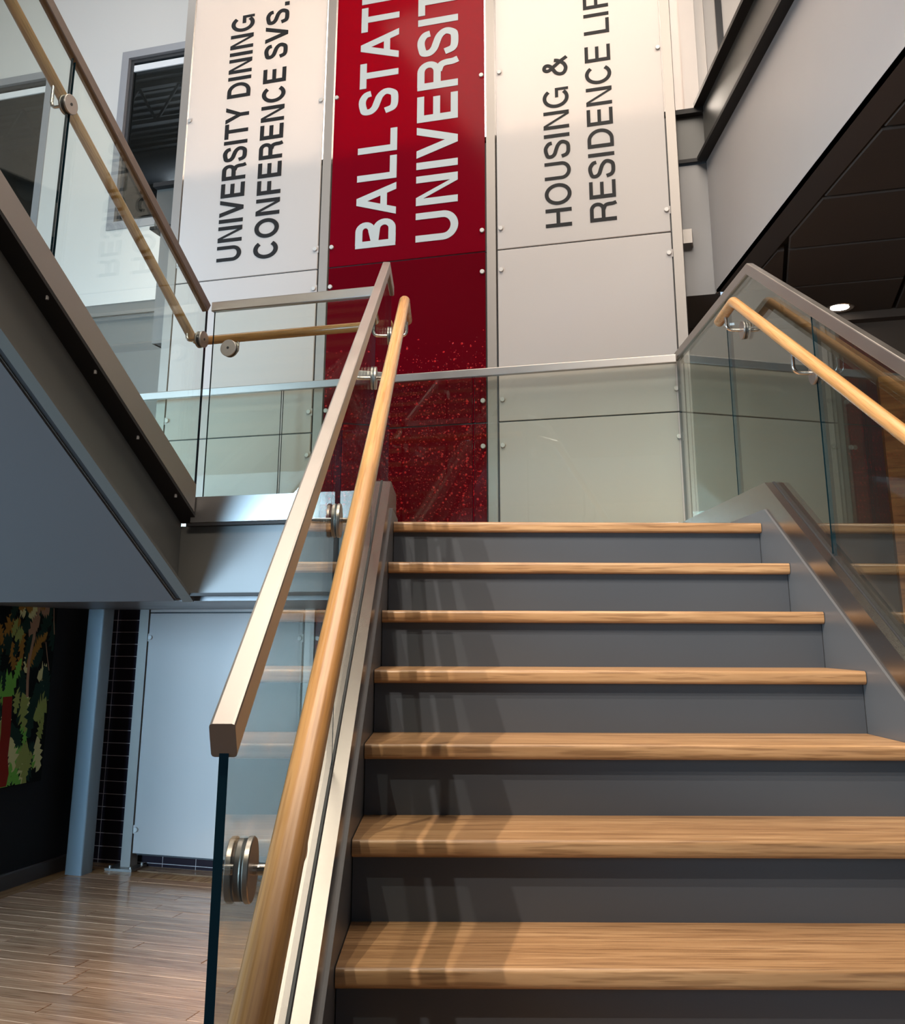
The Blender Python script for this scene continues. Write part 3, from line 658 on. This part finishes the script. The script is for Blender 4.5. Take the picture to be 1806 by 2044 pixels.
# sans-serif capitals drawn as strokes, units of 1/1000 em, capital height 718
ADV = dict(U=722, N=722, I=278, V=667, E=667, R=722, S=667, T=611, Y=667, D=722, G=778, C=722, O=778, F=611, B=722, A=722, L=611, H=722)
ADV.update({'&': 760, '.': 278, ' ': 278})
def ell(cx, cy, rx_, ry, a0, a1, n=14):
    return [(cx + rx_*math.cos(math.radians(a0+(a1-a0)*i/n)), cy + ry*math.sin(math.radians(a0+(a1-a0)*i/n))) for i in range(n+1)]
def catmull(P, n=6):
    out = []
    for i in range(len(P)-1):
        p0, p1, p2, p3 = P[max(0, i-1)], P[i], P[i+1], P[min(len(P)-1, i+2)]
        for k in range(n):
            t = k/n; out.append(tuple(.5*((2*p1[c]) + (-p0[c]+p2[c])*t + (2*p0[c]-5*p1[c]+4*p2[c]-p3[c])*t*t + (-p0[c]+3*p1[c]-3*p2[c]+p3[c])*t**3) for c in (0, 1)))
    return out + [P[-1]]
def glyph(ch, t):
    """list of ('s', centre line, closed) strokes and ('p', polygon)"""
    h = t/2; T, K = 718-h, 718
    bar = lambda x0, y0, x1, y1: ('p', [(x0, y0), (x1, y0), (x1, y1), (x0, y1)])
    st_ = lambda p, c=False: ('s', p, c)
    if ch == 'I': return [bar(66, 0, 66+t, K)]
    if ch == '.': return [bar(64, 0, 64+t*1.05, t*1.05)]
    if ch == 'H': return [bar(70, 0, 70+t, K), bar(652-t, 0, 652, K), bar(70+t, 370-h*.9, 652-t, 370+h*.9)]
    if ch == 'N': return [bar(69, 0, 69+t*.95, K), bar(654-t*.95, 0, 654, K), ('p', [(69+t*.5, K), (69+t*1.12, K), (654-t*.5, 0), (654-t*1.12, 0)])]
    if ch == 'E': return [bar(76, 0, 76+t, K), bar(76+t, 0, 621, t*.87), bar(76+t, K-t*.87, 612, K), bar(76+t, 372-t*.43, 585, 372+t*.43)]
    if ch == 'F': return [bar(76, 0, 76+t, K), bar(76+t, K-t*.87, 587, K), bar(76+t, 350-t*.43, 545, 350+t*.43)]
    if ch == 'L': return [bar(76, 0, 76+t, K), bar(76+t, 0, 583, t*.87)]
    if ch == 'T': return [bar(14, K-t*.87, 598, K), bar(306-h, 0, 306+h, K-t*.87)]
    if ch == 'V': return [('p', [(17, K), (17+t*1.06, K), (333+t*.52, 0), (333-t*.52, 0)]), ('p', [(650, K), (650-t*1.06, K), (333-t*.52, 0), (333+t*.52, 0)])]
    if ch == 'A': return [('p', [(18, 0), (18+t*1.06, 0), (361+t*.52, K), (361-t*.52, K)]), ('p', [(704, 0), (704-t*1.06, 0), (361-t*.52, K), (361+t*.52, K)]), bar(175, 165, 545, 165+t*.82)]
    if ch == 'Y': return [bar(334-h, 0, 334+h, 300), ('p', [(14, K), (14+t*1.14, K), (334+h, 262), (334-h, 262)]), ('p', [(653, K), (653-t*1.14, K), (334-h, 262), (334+h, 262)])]
    if ch == 'U': return [st_([(72+h, K)] + ell(361.5, 250, 289.5-h, 266-h+t*.0, 180, 360, 18) + [(651-h, K)])]
    if ch == 'C': return [st_(ell(372, 359, 328-h, 374-h, 40, 322, 30))]
    if ch == 'G': return [st_(ell(380, 359, 336-h, 374-h, 40, 315, 30)), bar(395, 375-t*.8, 707, 375), ('p', [(707-t*.72, 0), (707, 0), (707, 375), (707-t*.72, 375)])]
    if ch == 'O': return [st_(ell(389, 359, 345-h, 374-h, 0, 360, 36)[:-1], True)]
    if ch == 'D': return [bar(76, 0, 76+t, K), st_([(76+h, T+h-t*.43)] + ell(76+250, 359, 359-h, 359-t*.43, 90, -90, 18) + [(76+h, t*.43)])]
    if ch == 'B': return [bar(76, 0, 76+t, K), st_([(76+h, K-t*.43)] + ell(430, 540, 205-h, 178-t*.43, 90, -90, 12) + [(76+h, 362)]), st_([(76+h, 372)] + ell(450, 202, 222-h, 202-t*.43, 90, -90, 12) + [(76+h, t*.43)])]
    if ch == 'R': return [bar(76, 0, 76+t, K), st_([(76+h, K-t*.43)] + ell(450, 512, 225-h, 206-t*.43, 90, -90, 14) + [(76+h, 306+t*.43)]), st_(catmull([(440, 345), (560, 300), (598, 215), (605, 90), (636, 0)], 6))]
    if ch == 'S':
        L, R, cx = 40+h, 628-h, 334
        return [st_(catmull([(R-12, 500), (R-38, 590), (cx+95, 718-h*.9-6), (cx, 732-h), (cx-110, 718-h*.9-12), (L+28, 610), (L+22, 505), (L+95, 428), (cx, 382), (cx+120, 338), (R-22, 262), (R-8, 180), (R-60, 85), (cx+105, h*.9-2), (cx, h-14), (cx-110, h*.9+2), (L+45, 105), (L, 232)], 4))]
    if ch == '&':
        return [st_(catmull([(700-h*.4, 20), (560, 190), (395, 385), (285, 510), (262, 590), (300, 655), (362, 668), (430, 640), (450, 575), (410, 490), (300, 415), (170, 330), (112, 215), (150, 105), (290, 50), (420, 85), (520, 175), (585, 290), (600, 380)], 5))]
    return []
def stroke(P, t, closed):
    n = len(P); L, R = [], []
    for i in range(n):
        a = P[i-1] if (i or closed) else None; b2 = P[(i+1) % n] if (i < n-1 or closed) else None; p = P[i]
        def nrm(v):
            l = math.hypot(*v) or 1; return (v[0]/l, v[1]/l)
        d0 = nrm((p[0]-a[0], p[1]-a[1])) if a else None; d1 = nrm((b2[0]-p[0], b2[1]-p[1])) if b2 else None
        d0 = d0 or d1; d1 = d1 or d0; m_ = nrm((d0[0]+d1[0], d0[1]+d1[1])); k = min(1.6, 1/max(.5, m_[0]*d1[0]+m_[1]*d1[1]))
        nx, ny = -m_[1]*t/2*k, m_[0]*t/2*k; L.append((p[0]+nx, p[1]+ny)); R.append((p[0]-nx, p[1]-ny))
    return [[L[i], R[i], R[(i+1) % n], L[(i+1) % n]] for i in range(n if closed else n-1)]
def pieces(ch, t):
    out = []
    for g in glyph(ch, t): out += stroke(g[1], t*(.93 if ch in 'SCGO&' else .9), g[2]) if g[0] == 's' else [g[1]]
    return out
def width(s, t):
    x = 0; lo = hi = None
    for ch in s:
        for P in pieces(ch, t):
            for p in P:
                lo = p[0]+x if lo is None else min(lo, p[0]+x); hi = p[0]+x if hi is None else max(hi, p[0]+x)
        x += ADV[ch]
    return lo, hi
def lettering(parent, s, u_top, u_base, z0, z1, m, ref=None, t=138, th=.003):
    """s runs upward; cap line at u_top, base line at u_base; the part 'ref' of the text spans z0..z1"""
    lo, hi = width(ref or s, t); kx = (z1-z0)/(hi-lo); ky = (u_base-u_top)/718; x = 0
    for ch in s:
        Ps = pieces(ch, t); mb = MB()
        for k, P in enumerate(Ps):
            mb.prism([q(u_base - p[1]*ky, .0004 + th + k*.000012, z0 + (p[0]+x-lo)*kx) for p in P], q(0, -th, 0))
        if Ps: obj('letter', mb, m, parent)
        x += ADV[ch]
for ci, (cn, ua, ub, pm) in enumerate(COLS):
    for ri, (za, zb_, sz) in enumerate(ROWS):
        nm = 'sign_panel' if ri == 3 else 'wall_panel'
        t = thing(nm, LAB[ci][ri], 'panel', q((ua+ub)/2, 0, za), 'w', ('tall lettered panels' if ri == 3 else 'plain panels below the lettering'))
        c = .001; T = .012
        rr = lambda d, e: [q(ua+e, d, za+e), q(ub-e, d, za+e), q(ub-e, d, zb_-e), q(ua+e, d, zb_-e)]
        obj('sheet', MB().loft([rr(-T, 0), rr(-c, 0), rr(0, c)]), M_REDB if (ci == 1 and ri < 3) else pm, t)
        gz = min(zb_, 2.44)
        obj('gasket_or_gap_shade', MB().box(q(ua-.007, -.0125, za-.004), q(ua+.02, -.016, gz)).box(q(ub-.02, -.0125, za-.004), q(ub+.0065, -.016, gz)).box(q(ua+.02, -.0125, za-.010), q(ub-.02, -.016, za+.02)), M_BLACK, t)  # black strips stand in for the shade in the lower panel gaps
        for z in sz:
            for e, u in enumerate(SC[ci]):
                if ci == 0 and ri == 0 and e == 1: pass
                cl = MB().box(q(u-.030 if e == 0 else u-.016, .0003, z-.026), q(u+.016 if e == 0 else u+.030, -.013, z+.026)) 
                b_ = obj('button_screw', MB().disc(q(u, .007, z), q(0, 1, 0), .0135, .013, 18, 0, .002), M_BUTTON, t)
                if pm is M_WPANEL: obj('clip', MB().box(q(u-.020, .0, z-.022), q(u+.020, .0006, z+.022)), M_WPANEL, b_, label='pale square clip plate')
        if ri == 3:
            if ci == 0:
                lettering(t, 'UNIVERSITY DINING', -1.323, -1.155, 1.862, 3.618, M_LETTER); lettering(t, 'CONFERENCE SVS.', -1.066, -.902, 1.852, 3.665, M_LETTER)
            elif ci == 1:
                lettering(t, 'BALL STATE', -.383, -.126, 1.846, 3.503, M_PINK, 'BALL STAT', 142); lettering(t, 'UNIVERSITY', .001, .262, 1.846, 3.345, M_PINK, 'UNIVERSI', 142)
            else:
                lettering(t, 'HOUSING &', .787, .938, 1.846, 2.935, M_LETTER, None, 112); lettering(t, 'RESIDENCE LIFE', 1.042, 1.192, 1.850, 2.966, M_LETTER, 'RESIDENCE', 112)
# clear tabs that hold panels to the posts are part of the button screws

# ================================================================== column and picture under the upper flight
t = thing('steel_column', 'square blue grey steel column standing on the oak floor before the felt wall', 'column', q(-1.83, .155, FZ), 'w')
cs = .1045
prof = rrect(cs, cs, .008, 3, cs/2)
mb = MB(); mb.loft([[q(-1.8275 + a, .155 + b2, FZ) for a, b2 in prof], [q(-1.8275 + a, .155 + b2, -.262) for a, b2 in prof]], 0, True)
obj('tube', mb, M_COLUMN, t)
obj('cap_plate', MB().box(q(-1.90, .08, -.262), q(-1.755, .23, -.250)), M_PAINT, t)

pic = thing('leaf_picture', 'dark picture of green and ochre leaves with pale stems on the felt wall', 'picture', q(-1.95, .9, -.7), 'w')
W0, W1, Z0, Z1 = .405, 1.5, -1.165, .05
obj('canvas', MB().box(q(-1.958, W0, Z0), q(-1.935, W1, Z1)), mat('picture_ground', (.004, .006, .005), .8, spec=.1), pic)
rnd = random.Random(5); cols = {'leaf_green': (.16, .44, .07), 'leaf_olive': (.28, .33, .09), 'leaf_pale': (.60, .58, .27), 'leaf_ochre': (.30, .15, .03), 'leaf_deep': (.012, .035, .025), 'leaf_tan': (.34, .20, .12), 'leaf_red': (.22, .02, .012)}
cm = [mat(k, v, .8, spec=.1) for k, v in cols.items()]
lv = MB(); lay = [0]
def leaf(wc, zc, s, ang, mi, lobes=5, asp=.85):
    lay[0] += 1; d = -1.9345 + lay[0]*.000004
    pts = []
    n = lobes*2
    out = [(-.5, 0)]
    for k in range(lobes):
        x = -.35 + .75*k/(lobes-1); h = asp*.5*math.sin(math.pi*min(1, max(.12, (x+.55)/1.12)))
        out += [(x-.06, h*.45), (x+.07+rnd.uniform(0, .05), h*(1+rnd.uniform(-.2, .25)))]
    out += [(.55, 0)]
    low = [(x, -y*rnd.uniform(.75, 1.1)) for x, y in out[1:-1]][::-1]
    ca, sa = math.cos(ang), math.sin(ang); P = []
    for x, y in out + low:
        w_ = wc + s*(x*ca - y*sa)*.55; z_ = zc + s*(x*sa + y*ca); P.append(q(d, max(W0+.004, min(W1-.004, w_)), max(Z0+.004, min(Z1-.004, z_))))
    cen = len(P); lv.add(P + [q(d, max(W0+.004, min(W1-.004, wc)), max(Z0+.004, min(Z1-.004, zc)))], [(i, (i+1) % cen, cen) for i in range(cen)], mi)
for k in range(300):
    wc = rnd.uniform(W0+.0, W1); zc = rnd.uniform(Z0+.03, -.2); hz = (zc - Z0)/(-.2 - Z0)
    if hz < .62: mi = rnd.choices([0, 1, 2, 4, 5], [4.5, 4, 4.5, 4.5, .4])[0]; s = rnd.uniform(.09, .24)
    else: mi = rnd.choices([3, 4, 1, 5, 2], [4, 6, 1.5, .6, .3])[0]; s = rnd.uniform(.07, .17)
    if wc < W0 + .05 + .06*(1-hz): 
        if rnd.random() < .5: continue
    leaf(wc, zc, s, rnd.choice([-1.2, -1.7, -.8, -2.1, 2.6]) + rnd.uniform(-.3, .3), mi)
for k in range(16): leaf(rnd.uniform(.5, .7), rnd.uniform(-.30, -.22), rnd.uniform(.06, .14), rnd.uniform(2.4, 3.8), rnd.choice([5, 2, 3, 3]))
def stem(pts, wd, mi):
    lay[0] += 1; d = -1.9345 + lay[0]*.000004; L = []; R2 = []
    for w_, z_ in pts: L.append(q(d, w_-wd, z_)); R2.append(q(d, w_+wd, z_))
    n = len(L); lv.add(L + R2, [(i, i+1, n+i+1, n+i) for i in range(n-1)], mi)
stem([(.56, -.26), (.575, -.36), (.585, -.45), (.60, -.55), (.595, -.65), (.585, -.73)], .010, 5)
stem([(.44, -.27), (.43, -.34), (.415, -.41)], .003, 5); stem([(.48, -.45), (.455, -.53), (.43, -.60)], .003, 5)
stem([(.735, -.72), (.72, -.9), (.72, -1.02), (.70, -1.10), (.71, Z0+.006)], .035, 6)
o = obj('leaf_print', lv, cm, pic); o['kind'] = 'stuff'

for o in bpy.data.objects:
    if '_b' in o.keys(): del o['_b']
